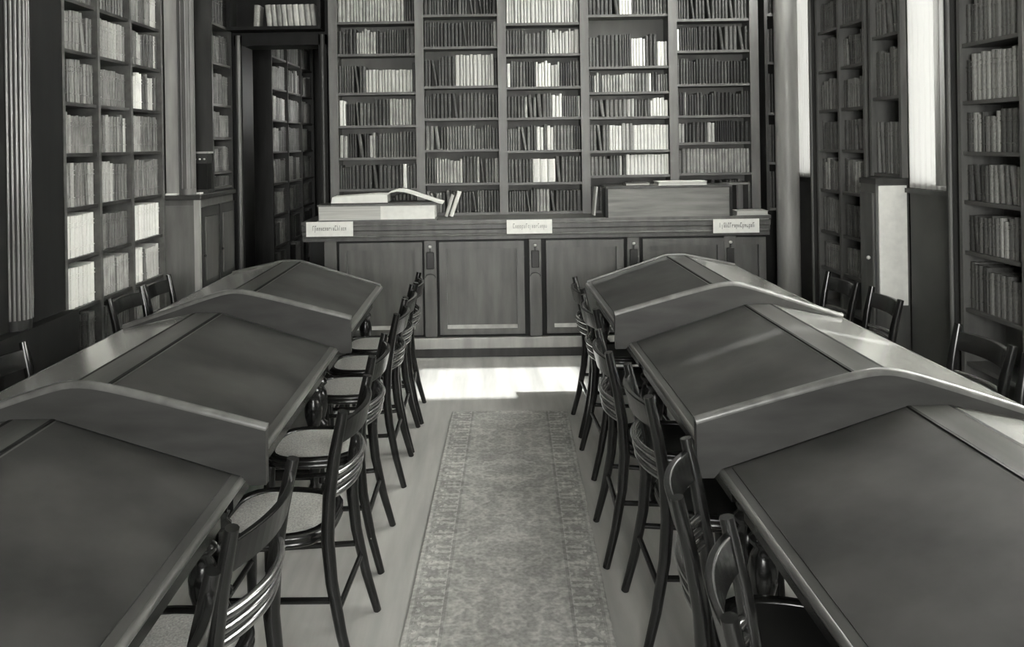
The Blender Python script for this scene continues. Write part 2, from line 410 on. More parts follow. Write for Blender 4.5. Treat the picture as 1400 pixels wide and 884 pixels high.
# ---- the end bookcase standing on the base cabinet
YC = 6.98; S1 = FPX / YC
upx = [457, 575, 688, 801, 922, 1033]
ups = [(x - VX) / S1 for x in upx]
WT = 1.13
ypx = [[258, 215, 171, 126, 73, 29], [250, 204, 161, 117, 63, 19], [249, 205, 160, 118, 73, 30.5], [239, 205, 159, 125, 90, 19], [236, 194, 157, 114, 68, 25]]
shelves = []
for b in range(5):
    xc = (upx[b] + upx[b + 1]) / 2
    zs = [zpx(y, xc, S1) for y in ypx[b]]
    shelves.append([WT + .022] + zs + [zs[-1] + .30])
D = (1, 1, 2, 2, 3); DK = (0, 1, 1, 2); MD = (2, 3, 3, 4); MX = (1, 2, 3, 4, 5)
rows = [
    [([], D), ([(.80, .85, 7)], D), ([(0, .07, 5), (.37, .45, 5)], D), ([(0, .08, 7, .82), (.65, .92, 5, .85)], D), ([(.33, .97, 6, .62)], D), ([(.25, .5, 5)], DK), ([(0, .85, 5)], D), None],
    [([], MX, {'leanp': .25}), ([(.13, .17, 6), (.45, .49, 6), (.93, 1, 5)], MX, {'wr': (.018, .03)}), ([], MD), ([], D), ([(.4, .92, 6, .84)], DK), ([(.95, 1, 5)], DK), ([], DK), None],
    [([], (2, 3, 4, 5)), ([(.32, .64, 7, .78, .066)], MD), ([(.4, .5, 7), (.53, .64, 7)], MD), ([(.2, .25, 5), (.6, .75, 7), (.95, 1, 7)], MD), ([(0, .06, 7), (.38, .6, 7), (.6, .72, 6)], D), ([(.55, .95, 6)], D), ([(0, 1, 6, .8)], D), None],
    [([], D), ([(.36, .42, 6), (.45, 1, 7, .9)], MX), ([(.24, .38, 7, .8), (.55, 1, 7, .8)], MX), ([(.45, .56, 6), (.78, 1, 7)], MD), ([(.05, .12, 6), (.2, .25, 5), (.4, .5, 6), (.74, .8, 7)], MX, {'wr': (.018, .028)}), ([(.55, .72, 7, .56), (.86, 1, 7, .5)], (1, 2, 2, 3), {'hfrac': (.58, .66)}), ([(.4, .56, 7)], D), None],  # white runs of this bay put a sun patch into book colour
    [([], D), ([(.1, .97, 5, .85)], MD), ([(0, .1, 5), (.42, .52, 6)], DK), ([(.1, .14, 5)], DK), ([], DK), ([(0, .04, 7)], DK), ([], DK), None]]
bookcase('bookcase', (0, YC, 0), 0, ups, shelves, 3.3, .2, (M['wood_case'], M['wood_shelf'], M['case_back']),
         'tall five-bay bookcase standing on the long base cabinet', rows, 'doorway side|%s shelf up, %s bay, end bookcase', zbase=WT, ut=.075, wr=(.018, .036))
# narrow corner case (one bay)
def one(name, loc, rz, ups, zs, ztop, mats, label, rows, whr, zbase=0.0, depth=.2, **kw):
    return bookcase(name, loc, rz, ups, [zs] * (len(ups) - 1), ztop, depth, mats, label, rows, whr, zbase=zbase, **kw)
one('narrow_bookcase', (0, YC, 0), 0, [2.445, 2.535], [WT + .022, 1.55, 1.98, 2.42, 2.84], 3.3, (M['wood_dark'], M['wood_shelf'], M['case_back']),
    'narrow dark bookcase wedged between the five-bay bookcase and the corner column', [[([], DK)] * 5], 'doorway side|%s shelf up,%.0s narrow corner bookcase', zbase=WT, ut=.025)
# ---- left wall, three bays  (rz=+90: local x -> +Y, local y -> -X)
zsL = [.14, .47, .78, 1.09, 1.40, 1.73, 2.04, 2.36, 2.67, 2.98]
G = (3, 4, 4, 5); G2 = (2, 3, 4, 4)
rowsL = [[None, ([], G2), ([(.12, 1, 7, .86, .05)], G), ([(0, 1, 7, .88, .05)], G), ([], G), ([(.1, .3, 5)], G), ([], G), ([], G2), ([], G2), ([], G2)],  # white low rows stand in for sunlit compartments
         [None, ([], G2), ([], G), ([], G), ([(.1, .5, 5)], G), ([], G), ([], G), ([], G), ([], G2), ([], G2)],
         [None, ([], G2), ([(.05, .4, 7), (.5, .97, 6)], G), ([(0, 1, 7, .86, .05)], G), ([], G), ([], G), ([(.05, .45, 7), (.65, .8, 6)], D), ([(.3, .4, 5), (.85, .95, 6)], D), ([(.78, .95, 6)], G2), ([], G2)]]  # low white rows again paint sunlight as book colour
bookcase('wall_bookcase', (-2.5, 4.5, 0), R(90), [.0, .28, .72, 1.20, 1.74], [zsL] * 4, 3.25, .25, (M['wood_shelf'], M['wood_dark'], M['wood_pale']),  # pale back panel imitates light falling above the books
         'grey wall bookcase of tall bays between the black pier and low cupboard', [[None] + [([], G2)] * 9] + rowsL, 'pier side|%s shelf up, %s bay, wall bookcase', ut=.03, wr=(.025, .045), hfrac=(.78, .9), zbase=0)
# shelves over the low cupboard
zsS = [1.42, 1.55, 1.84, 2.12, 2.47, 2.8]
one('shelf_unit', (-2.245, 6.64, 0), R(90), [.0, .52], zsS, 3.1, (M['wood_dark'], M['wood_shelf'], M['case_back']),
    'dark shelf unit standing on the low cupboard by the doorway', [[([], DK), ([], MD), ([], MD), ([], D), ([], D), ([], D)]], 'clock side|%s shelf up,%.0s unit on low cupboard', zbase=1.385, ut=.03, hfrac=(.7, .85))
# ---- right wall cases (rz=-90: local x -> -Y, local y -> +X)
zsR = [.14, .42, .70, 1.0, 1.335, 1.66, 1.98, 2.30, 2.62]
DR = (2, 3, 3, 4, 4)
one('window_bookcase', (2.745, 6.66, 0), R(-90), [.0, .41, .83], zsR, 2.9, (M['wood_case'], M['wood_shelf'], M['case_back']),
    'two-bay bookcase against the window wall between both blinds', [[None, None, ([], DR), ([], DR), ([(.1, .3, 5)], DR), ([], DR), ([(0, .9, 4)], DR), ([], DR), ([], DR)], [None, None, ([], DR), ([], DR), ([(.4, .6, 5)], DR), ([(.3, .4, 5)], DR), ([(.1, .8, 4)], DR), ([], DR), ([], DR)]],
    'column side|%s shelf up, %s bay, window bookcase', depth=.24, ut=.03, wr=(.025, .05))
one('folio_bookcase', (2.745, 5.735, 0), R(-90), [.0, .41], [1.50, 2.03, 2.46], 2.9, (M['wood_case'], M['wood_shelf'], M['case_back']),
    'narrow bookcase of tall folios standing on the pale-ended pedestal', [[([], DR), ([], DR), ([], DR)]], 'column side|%s shelf up,%.0s folio bookcase', zbase=1.478, depth=.24, ut=.03, wr=(.03, .055))
zsC = [.14, .45, .76, 1.09, 1.38, 1.66, 1.95, 2.28, 2.6]
one('corner_bookcase', (2.745, 4.66, 0), R(-90), [.0, .54], zsC, 2.9, (M['wood_case'], M['wood_shelf'], M['case_back']),
    'dark bookcase on the near side of the wide blind', [[None, None, ([], DR), ([(.5, .65, 5)], DR), ([(.35, .5, 5)], DR), ([(.1, .25, 5), (.4, .55, 5)], DR), ([(.1, .9, 5, .86)], DR), ([(.1, .9, 4, .86)], DR), ([], DR)]],
    'curtain side|%s shelf up,%.0s bookcase beside curtain', depth=.24, ut=.03, wr=(.03, .05))
# ---- passage bookcase and over-door shelf
one('passage_bookcase', (-2.3, 8.7, 0), R(90), [.0, .7, 1.4, 2.1], [.3, .65, 1.0, 1.35, 1.7, 2.05, 2.4, 2.75], 3.1, (M['wood_dark'], M['wood_shelf'], M['case_back']),
    'dim bookcase in the passage beyond the doorway', [[([], MX)] * 8] * 3, 'doorway side|%s shelf up, %s bay, passage bookcase', ut=.03, wr=(.03, .05))
T = Matrix.Translation((0, 7.0, 0))
e = empty('over_door_shelf', (-1.83, 7.0, 2.80)); tag(e, 'black shelf of books above the dark doorway', 'shelf')
MB().box(-.41, .41, 0, .19, -.03, 0).build('shelf_board', M['wood_black'], e)
MB().box(-.41, -.38, 0, .19, 0, .28).build('shelf_end', M['wood_black'], e)
MB().box(.38, .41, 0, .19, 0, .28).build('shelf_end', M['wood_black'], e)
x = -2.02
for i, (wd, tn) in enumerate([(.05, 5), (0, 0), (.05, 5), (.04, 5), (.045, 4), (.045, 5), (.05, 5), (.05, 6), (.05, 6), (.05, 5), (.04, 5)]):
    if wd == 0: x += .07; continue
    add_book(T, x + wd / 2, .04, 2.803, wd, .14, .19, tn, -.09 if i > 1 else .05, 'wall side|black shelf above the doorway', i + 1 - (i > 1))
    x += wd + .0015

# emit: the 300 largest as things, the rest as one
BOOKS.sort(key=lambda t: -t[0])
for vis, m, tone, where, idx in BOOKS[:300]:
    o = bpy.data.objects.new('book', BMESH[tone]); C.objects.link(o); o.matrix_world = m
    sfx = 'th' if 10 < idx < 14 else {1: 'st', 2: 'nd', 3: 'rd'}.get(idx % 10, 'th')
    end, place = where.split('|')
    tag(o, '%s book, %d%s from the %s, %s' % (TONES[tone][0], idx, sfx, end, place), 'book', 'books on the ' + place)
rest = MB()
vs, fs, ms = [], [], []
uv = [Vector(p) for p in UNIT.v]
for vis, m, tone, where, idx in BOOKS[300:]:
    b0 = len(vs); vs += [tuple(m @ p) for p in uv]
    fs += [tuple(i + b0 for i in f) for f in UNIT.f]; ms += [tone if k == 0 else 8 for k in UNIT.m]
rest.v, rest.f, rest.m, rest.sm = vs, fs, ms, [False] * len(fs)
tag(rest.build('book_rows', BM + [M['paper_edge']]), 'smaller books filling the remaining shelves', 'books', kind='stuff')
print('BOOKS', len(BOOKS))

# ------------------------------------------------------------------ long base cabinet under the end bookcase
YF = 6.6; S0 = FPX / YF
X0, X1 = (415 - VX) / S0, (1047 - VX) / S0
e = empty('base_cabinet', ((X0 + X1) / 2, YF, 0)); ox = (X0 + X1) / 2
tag(e, 'long panelled wooden cabinet under the end bookcase with moulded top', 'cabinet')
hw = (X1 - X0) / 2
MB().box(-hw + .03, hw - .03, .02, .58, .17, WT - .17).build('body', M['wood_black'], e)  # body blackened to paint shade into the gaps around the doors
MB().box(-hw + .01, hw - .01, -.03, .58, .075, .165).build('plinth', M['wood_pale'], e, bevel=.008)  # pale wood stands in for light along the plinth
MB().box(-hw + .03, hw - .03, .0, .58, 0.0, .075).build('toe_board', M['wood_dark'], e)
# worktop with moulded fascia
pr = [(-.04, WT), (-.04, WT - .025), (-.025, WT - .035), (-.025, WT - .075), (-.012, WT - .085), (-.012, WT - .115), (0.0, WT - .125), (0, WT - .165), (.58, WT - .165), (.58, WT)]
MB().prism(pr, 'x', -hw - .02, hw + .02).build('worktop', M['wood_panel'], e)
MB().tube([(-hw, -.026, WT - .122), (hw, -.026, WT - .122)], .011, 8).build('moulding', M['wood_case'], e)
MB().tube([(-hw, -.040, WT - .032), (hw, -.040, WT - .032)], .008, 8).build('moulding', M['wood_case'], e)
# doors: raised frame round a recessed panel
def door(xa, xb, za, zb):
    d = empty('door', (0, 0, 0)); d.parent = e
    xa -= ox; xb -= ox; f = .06
    MB().box(xa, xa + f, -.016, .02, za, zb).build('stile', M['wood_panel'], d)
    MB().box(xb - f, xb, -.016, .02, za, zb).build('stile', M['wood_panel'], d)
    MB().box(xa + f, xb - f, -.016, .02, zb - f, zb).build('rail', M['wood_panel'], d)
    MB().box(xa + f, xb - f, -.016, .02, za, za + f * .8).build('rail', M['wood_panel'], d)
    MB().box(xa + f, xb - f, .012, .02, za + f * .8, zb - f).build('door_panel', M['wood_panel'], d)
    # sloping ledge, its highlight painted in as pale wood
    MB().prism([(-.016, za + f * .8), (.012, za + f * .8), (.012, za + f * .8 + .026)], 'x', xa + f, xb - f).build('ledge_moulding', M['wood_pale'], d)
def xp(px): return (px - VX) / S0
for a, b in ((427, 460), (462, 575), (598, 714), (744, 850), (876, 988), (1000, 1044)):
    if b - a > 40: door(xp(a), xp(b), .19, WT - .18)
def pilaster(px, tab=True):
    xc = xp(px) - ox
    d = empty('pilaster', (xc, 0, 0)); d.parent = e
    MB().box(-.05, .05, -.022, .02, .17, WT - .166).build('pilaster_shaft', M['wood_panel'], d, bevel=.004)
    if tab:
        MB().lathe([(.001, -.012), (.012, -.009), (.015, 0), (.012, .009), (.001, .012)], n=10).build('hook', M['brass'], d, (0, -.036, WT - .215))
        MB().box(-.032, .032, -.038, -.0225, WT - .40, WT - .26).build('drop_tab', M['iron'], d, bevel=.006)
        MB().box(-.006, .006, -.032, -.0225, WT - .27, WT - .2).build('tab_strap', M['iron'], d)
    # small arch carved under the tab
    pts = [(.06 * math.cos(a) * .7, -.024, WT - .47 + .03 * math.sin(a)) for a in [math.pi * k / 8 for k in range(9)]]
    MB().tube(pts, .005, 6).build('arch_moulding', M['wood_dark'], d)
for p in (586, 729, 863, 995): pilaster(p)
pilaster(450, False)
# white label cards
def card(px0, px1, y0, y1, seed, dark, label):
    xc = (px0 + px1) / 2; s = FPX / (YF - .05); z0 = zpx(y1, xc, s); z1 = zpx(y0, xc, s)
    d = empty('label_card', ((xc - VX) / s, YF - .0505, (z0 + z1) / 2)); wd = (px1 - px0) / s / 2; hd = (z1 - z0) / 2
    MB().box(-wd, wd, -.006, 0, -hd, hd).build('card', M['paper'], d)
    r = random.Random(seed); mb = MB(); x = -wd * .72; i = 0
    while x < wd * .72:
        big = i == 0 or r.random() < .22
        h0 = hd * (.48 if big else .2); dn = -hd * (.45 if (r.random() < .1 and i) else .2)
        ww = r.uniform(.008, .013)
        mb.box(x, x + .0035, -.0072, -.006, dn, h0)
        mb.box(x, x + ww, -.0072, -.006, h0 - .007, h0) if r.random() < .7 else None
        if r.random() < .6: mb.box(x + ww - .0035, x + ww, -.0072, -.006, -hd * .2, hd * .2)
        if r.random() < .5: mb.box(x, x + ww, -.0072, -.006, -hd * .2, -hd * .2 + .006)
        x += ww + .006; i += 1
    mb.build('lettering', dark, d)
    tag(d, label, 'label')
ink2 = mat('faded_ink', .42, .9, .08); ink3 = mat('grey_ink', .27, .9, .1)
card(417, 481, 303, 323, 3, ink3, 'white label card on cabinet edge below the open folio')
card(691, 753, 300, 319, 8, ink2, 'white label card at the middle of the cabinet edge, faded lettering')
card(973, 1036, 299, 318, 5, M['ink'], 'white label card on cabinet edge beside the corner column, darkest lettering')

# ---- things lying on the worktop
S2 = FPX / 6.75
def wx(px): return (px - VX) / S2
e = empty('portfolio', (wx(518), 6.70, WT)); tag(e, 'thick pale-edged folio volume lying closed under the open book', 'book')
a = wx(597) - wx(518)
MB().box(-a + .01, a - .012, -.14, .12, .012, .125).build('page_block', M['paper_edge'], e)
MB().box(-a, a, -.15, .13, 0, .012).build('cover', M['wood_case'], e)
MB().box(-a, a, -.15, .13, .125, .137).build('cover', M['wood_case'], e)
MB().box(.03, a - .014, -.1425, -.1405, .014, .122).build('paper_wrapper', M['paper'], e)
e = empty('open_book', (wx(532), 6.70, WT + .138)); tag(e, 'large white-paged book lying open on the thick folio volume', 'book')
MB().box(-.46, .01, -.13, .11, 0, .012).build('cover', M['wood_dark'], e)
# left page block, slightly wedge shaped; right leaf arching up and over
MB().prism([(-.46, .012), (0, .012), (.0, .078), (-.1, .082), (-.45, .062)], 'y', -.13, .10).build('page_block', M['paper'], e)
top = [(-.0, .085), (.03, .105), (.08, .115), (.14, .11), (.22, .085), (.32, .05), (.42, .015), (.455, .005)]
pts = top + [(p[0] - .004, p[1] - .014) for p in top[::-1]]
MB().prism(pts, 'y', -.13, .10).build('raised_leaves', M['paper'], e)
MB().box(.01, .40, -.12, .1, 0, .011).build('cover', M['wood_dark'], e)
for i, (px, ln, tn, wdt, hh) in enumerate(((611, .32, 6, .03, .19), (618, .34, 7, .035, .22))):
    m = Matrix.Translation((wx(px) - .02, 6.80, WT + .008)) @ Matrix.Rotation(ln, 4, 'Y') @ Matrix.Diagonal((wdt, .14, hh, 1))
    o = bpy.data.objects.new('book', BMESH[tn]); C.objects.link(o); o.matrix_world = m
    tag(o, ('pale' if i == 0 else 'white') + ' book leaning beside the open folio on the cabinet top', 'book')
# long wooden box
e = empty('wooden_box', ((wx(822) + wx(990)) / 2, 6.68, WT)); a = (wx(990) - wx(822)) / 2
tag(e, 'long plain wooden box with flat lid on the cabinet top', 'box')
MB().box(-a + .012, a - .012, -.12, .16, 0, .235).build('box_body', M['box_wood'], e)
MB().box(-a, a, -.135, .165, .235, .255).build('lid', M['wood_dark'], e, bevel=.004)
MB().box(-a - .001, -a + .02, -.13, .0, 0, .235).build('corner_batten', M['wood_black'], e)
MB().box(a - .02, a + .001, -.13, .0, 0, .235).build('corner_batten', M['wood_black'], e)
def flat_book(name, x, y, z, lx, ly, h, tn, label, rz=0, cat='book'):
    d = empty(name, (x, y, z), rz)
    MB().box(-lx / 2 + .006, lx / 2 - .004, -ly / 2 + .004, ly / 2 - .004, .004, h - .004).build('page_block', M['paper_edge'], d)
    MB().box(-lx / 2, lx / 2, -ly / 2, ly / 2, 0, .004).build('cover', BM[tn], d)
    MB().box(-lx / 2, lx / 2, -ly / 2, ly / 2, h - .004, h).build('cover', BM[tn], d)
    return tag(d, label, cat)
flat_book('thin_book', wx(925), 6.66, WT + .2555, .4, .2, .03, 7, 'thin volume, white in place of sunlight, lying on the wooden box')  # white cover paints the sun patch on the box top
flat_book('thin_book', wx(866), 6.66, WT + .2555, .2, .16, .022, 1, 'dark thin volume lying on the wooden box')
flat_book('flat_book', wx(1018), 6.66, WT + .0005, .26, .16, .035, 6, 'pale volume lying flat on the cabinet top beside the box')
m = Matrix.Translation((wx(819) - .02, 6.72, WT + .004)) @ Matrix.Rotation(.1, 4, 'Y') @ Matrix.Diagonal((.018, .13, .24, 1))
o = bpy.data.objects.new('book', BMESH[7]); C.objects.link(o); o.matrix_world = m; o.location.x -= .03
tag(o, 'thin white pamphlet leaning against the wooden box', 'book')
e = empty('pigeonhole_rack', (wx(1008), 6.85, WT)); tag(e, 'small open pigeonhole rack beside the wooden box', 'rack')
for x in (-.1, 0, .1): MB().box(x - .008, x + .008, -.08, .07, 0, .24).build('divider', M['wood_dark'], e)
MB().box(-.108, .108, -.08, .07, .24, .255).build('rack_top', M['wood_case'], e)
MB().box(-.108, .108, .06, .07, 0, .24).build('rack_back', M['wood_case'], e)

# ---- corner column by the far blind
e = empty('column', (2.61, 6.97, 0)); tag(e, 'smooth polished round column in the corner by the far blind', 'column')
MB().lathe([(.11, .0), (.11, .28), (.1, .30)], n=24).build('column_base', M['wood_panel'], e)
MB().lathe([(.098, .30), (.098, 3.6)], n=28).build('shaft', M['wood_pale'], e)
MB().lathe([(.1, 3.6), (.13, 3.7), (.13, 3.75)], n=24).build('capital', M['wood_panel'], e)

# ---- pedestal under the folio bookcase, end painted pale for window light
e = empty('pedestal_cupboard', (2.67, 5.525, 0)); tag(e, 'tall cupboard with end panel painted as if daylit beneath the folio bookcase', 'cupboard')
MB().box(-.10, .3, -.21, 0, 0, 1.44).box(.075, .3, 0, .21, 0, 1.44).build('body', M['wood_panel'], e)
MB().box(-.105, .3, -.225, .01, 1.44, 1.476).box(.072, .3, .01, .215, 1.44, 1.476).build('top_board', M['wood_dark'], e)
MB().box(-.085, .10, -.222, -.2105, .64, 1.43).build('end_panel', M['paper'], e)  # paper white stands in for daylight on this face
MB().box(-.115, -.10, -.19, -.02, .15, 1.38).build('door', M['wood_panel'], e)
d = MB().lathe([(.001, -.014), (.012, -.008), (.014, 0), (.012, .008), (.001, .014)], n=10).build('knob', M['brass'], e, (-.13, -.16, .95))
# turned posts edging the window bays
for i, (y, lab) in enumerate(((4.75, 'slim moulded post between the wide blind and the near bookcase'), (6.755, 'slim moulded post between the far blind and the window bookcase'))):
    e = empty('window_post', (2.74, y, 0)); tag(e, lab, 'post')
    MB().box(-.005, .035, -.035, .035, 0, 3.75).build('post_body', M['wood_dark'], e)
    MB().tube([(-.008, -.015, .1), (-.008, -.015, 3.7)], .014, 8).build('bead_moulding', M['wood_case'], e)
    MB().box(-.015, .035, -.04, .04, 0, .18).build('post_base', M['wood_dark'], e)
# pleated curtain on the near edge of the wide blind
mb = MB(); N = 28; vs = []
for i in range(N + 1):
    y = -.05 + .1 * i / N; x = .012 * math.sin(i * 1.5)
    vs += [(x, y, 1.45), (x, y, 3.7), ]
mb.add(vs, [(2 * i, 2 * i + 2, 2 * i + 3, 2 * i + 1) for i in range(N)], 0, True)
o = mb.build('curtain', M['curtain'], None, (2.745, 4.845, 0))
so = o.modifiers.new('thick', 'SOLIDIFY'); so.thickness = .004
tag(o, 'narrow grey curtain gathered at the near edge of the wide blind', 'curtain')

# ---- low cupboard by the doorway on the far wall, pier, clock, papers
e = empty('low_cupboard', (-2.5, 6.73, 0)); tag(e, 'waist-high panelled cupboard beside the dark doorway', 'cupboard')
MB().box(-.3, .245, -.44, .43, .0, 1.345).build('body', M['wood_panel'], e)
MB().box(-.3, .275, -.465, .44, 1.345, 1.384).build('top_board', M['wood_dark'], e, bevel=.006)
MB().box(-.3, .22, -.452, -.4405, .12, 1.30).build('end_panel', M['wood_case'], e)
MB().box(.215, .256, -.453, -.41, .0, 1.344).build('corner_strip', M['wood_pale'], e)
for y0 in (-.40, .02):
    d = MB().box(.245, .262, y0, y0 + .39, .12, 1.28).build('door', M['wood_dark'], e)
    MB().box(.2625, .272, y0 + .06, y0 + .33, .7, 1.2).build('door_panel', M['wood_panel'], d)
    MB().box(.2625, .272, y0 + .06, y0 + .33, .2, .62).build('door_panel', M['wood_panel'], d)
    MB().lathe([(.001, -.012), (.012, -.006), (.012, .006), (.001, .012)], n=10).build('knob', M['iron'], d, (.27, y0 + .03, .9))
e = empty('pier', (-2.40, 6.315, 1.385)); tag(e, 'pale plastered pier standing above the low cupboard', 'pier')
MB().box(-.10, .0, -.03, .05, .0, 2.5).build('pier_body', M['wood_pale'], e)
MB().lathe([(.06, 0), (.06, 2.5)], .06, .0, n=20).build('engaged_column', M['wood_case'], e)
for k in range(5):
    a = R(-150 + 35 * k); MB().tube([(.06 + .06 * math.cos(a), .06 * math.sin(a), .05), (.06 + .06 * math.cos(a), .06 * math.sin(a), 2.5)], .007, 6).build('fluting', M['wood_case'], e)
e = empty('mantel_clock', (-2.31, 6.50, 1.385)); tag(e, 'small black clock-shaped case with pale top rail on the low cupboard', 'clock')
MB().box(-.085, .085, -.06, .06, .0, .03).build('base', M['wood_dark'], e)
MB().box(-.072, .072, -.05, .05, .03, .24).build('case', M['wood_black'], e)
MB().box(-.08, .08, -.055, .055, .24, .32).build('frieze', M['wood_dark'], e)
for k in range(4):
    MB().lathe([(.001, -.008), (.009, -.004), (.009, .004), (.001, .008)], n=8).build('boss', M['brass'], e, (-.055 + .037 * k, -.06, .275))
MB().box(-.09, .09, -.06, .06, .32, .335).build('top_rail', M['wood_pale'], e)
d = MB().box(-.12, .1, -.05, .02, 0, .012).build('paper_sheaf', M['paper'], None, (-2.36, 6.405, 1.385)); tag(d, 'white sheaf of papers lying before the black clock', 'papers')
d = MB().box(-.05, .04, -.018, .018, 0, .014).build('paper_sheaf', M['paper'], None, (-2.45, 6.277, 1.3845)); tag(d, 'small white sheaf at the foot of the plastered pier', 'papers')

# ---- near black pier with fluted half column
e = empty('black_pier', (-2.54, 3.9, 0)); tag(e, 'massive black wooden pier with fluted half column beside the wall bookcase', 'pier')
MB().box(-.29, .29, -.6, .38, 0, 3.6).build('pier_body', M['wood_black'], e)
MB().lathe([(.065, .9), (.065, 3.6)], .29, -.06, n=24).build('half_column', M['wood_black'], e)
for k in range(9):
    a = R(-85 + 17 * k); MB().tube([(.29 + .065 * math.cos(a), -.06 + .065 * math.sin(a), .95), (.29 + .065 * math.cos(a), -.06 + .065 * math.sin(a), 3.6)], .008, 6).build('flute', M['flute'], e)
MB().box(-.29, .36, -.61, .385, 0, .9).build('pier_base', M['wood_black'], e)

# ------------------------------------------------------------------ reading desks
UA, UO, UR = -.62, .42, .0625          # aisle edge, outer edge, half ridge (u runs from the aisle outwards)
ZA, ZO, ZR = .76, .865, .94
def surf(u):
    if abs(u) <= UR: return ZR
    return ZR - (ZR - ZA) * (-u - UR) / (-UA - UR) if u < 0 else ZR - (ZR - ZO) * (u - UR) / (UO - UR)
leg_prof = [(.022, 0), (.03, .015), (.034, .04), (.026, .065), (.02, .08), (.030, .10), (.020, .12), (.026, .16), (.036, .22), (.040, .27), (.034, .31), (.024, .335), (.040, .35), (.042, .365), (.024, .38), (.030, .40), (.041, .44), (.044, .48), (.036, .52), (.024, .545), (.040, .56), (.040, .575), (.026, .59), (.036, .61), (.038, .625)]
leg_me = MB().lathe(leg_prof, n=14).box(-.04, .04, -.04, .04, .625, .715).mesh('leg', M['wood_chair'])
leg_me2 = MB().lathe(leg_prof, n=14).box(-.04, .04, -.04, .04, .625, .825).mesh('outer_leg', M['wood_chair'])
def desk(cx, y0, L_, div, label):
    e = empty('reading_desk', (cx, y0, 0)); tag(e, label, 'desk')
    g = 1 if cx > 0 else -1
    def pr(pts, ya, yb, name, m, par=e):
        return MB().prism([(g * u, z) for u, z in pts], 'y', ya, yb).build(name, m, par)
    for ue, ur, out in ((UA, -UR - .0005, 0), (UO, UR + .0005, 1)):
        pr([(ur, surf(ur)), (ue, surf(ue)), (ue, surf(ue) - .028), (ur, surf(ur) - .028)], .002, L_ - .002, 'slope_board', M['desk_painted_sheen'] if out else M['wood_desk'])
        if not out:
            a2, b2 = -UR - .015, UA + .022
            pr([(a2, surf(a2) + .0005), (b2, surf(b2) + .0005), (b2, surf(b2) + .003), (a2, surf(a2) + .003)], .025, L_ - .04, 'leather_panel', M['leather'])
        MB().tube([(g * ue * 1.004, .0, surf(ue) - .012), (g * ue * 1.004, L_, surf(ue) - .012)], .013, 8).build('edge_moulding', M['desk_edge'], e)
        ua = ue * .9; zt = surf(ue) - .03
        pr([(ua - .012, zt - .11), (ua + .012, zt - .11), (ua + .012, zt), (ua - .012, zt)], .06, L_ - .06, 'apron', M['wood_chair'])
        for yy in (.07, L_ - .07):
            o = bpy.data.objects.new('leg', leg_me2 if out else leg_me); C.objects.link(o); o.parent = e; o.location = (g * (ue + (.1 if not out else -.1)), yy, 0)
    MB().box(-UR, UR, .002, L_ - .002, ZR - .028, ZR + .003).build('ridge_board', M['wood_desk'], e)
    for x in (-UR, UR): MB().box(x - .006, x + .006, .002, L_ - .002, ZR - .012, ZR + .0035).build('ridge_groove', M['wood_black'], e)
    for yy in (.02, L_ - .02):
        pr([(UA + .08, .62), (UO - .08, .62), (UO - .08, surf(UO - .08) - .03), (UR, ZR - .03), (-UR, ZR - .03), (UA + .08, surf(UA + .08) - .03)], yy - .012, yy + .012, 'end_board', M['wood_chair'])
        MB().box(min(g * (UA + .1), g * (UO - .1)), max(g * (UA + .1), g * (UO - .1)), (.07 if yy < .1 else L_ - .07) - .018, (.07 if yy < .1 else L_ - .07) + .018, .14, .18).build('stretcher', M['wood_chair'], e)
    MB().box(-.13, -.07, .09, L_ - .09, .14, .18).build('stretcher', M['wood_chair'], e)
    N = 44; u0, u1 = UA - .08, UO - .005
    us = [u0 + (u1 - u0) * i / N for i in range(N + 1)]
    if div:
        def tz(u):
            k = .275 if u < -.13 else .34
            return 1.055 - math.sqrt((k * (u + .13)) ** 2 + .02 ** 2)
        low = lambda u: .735 if u < UA - .018 else max(.76 - .03, surf(max(u, UA)) + .0035)
        ya, yb = L_ - .034, L_ - .004
        n = N + 1
        vs = [(g * u, y, z(u)) for y in (ya, yb) for z in (tz, low) for u in us]
        fs = []
        for i in range(N):
            fs += [(i, i + 1, n + i + 1, n + i), (2 * n + i, 2 * n + i + 1, 3 * n + i + 1, 3 * n + i), (i, i + 1, 2 * n + i + 1, 2 * n + i), (n + i, n + i + 1, 3 * n + i + 1, 3 * n + i)]
        fs += [(0, n, 3 * n, 2 * n), (N, n + N, 3 * n + N, 2 * n + N)]
        dv = MB().add(vs, fs).build('divider', M['divider'], e)
        MB().tube([(g * u, L_ - .019, tz(u) + .002) for u in us], .019, 10, up=(0, 1, 0), flat=.8).build('divider_rail', M['desk_edge'], dv)
    else:
        MB().tube([(g * u, L_ - .012, max(surf(u), 0) + .006) for u in [UA] + us[6:] if u >= UA], .010, 8, up=(0, 1, 0)).build('end_rail', M['desk_edge'], e)
    return e
Y1, Y2, Y3 = 2.45, 3.97, 5.66
for cx, side in ((-1.375, 'away from the windows'), (1.32, 'beside the windows')):
    desk(cx, .80, Y1 - .80, True, 'double-sloped reading desk, third from the base cabinet, in the row ' + side)
    desk(cx, Y1, Y2 - Y1, True, 'double-sloped reading desk in the middle of the row ' + side)
    desk(cx, Y2, Y3 - Y2, False, 'double-sloped reading desk nearest the base cabinet in the row ' + side)

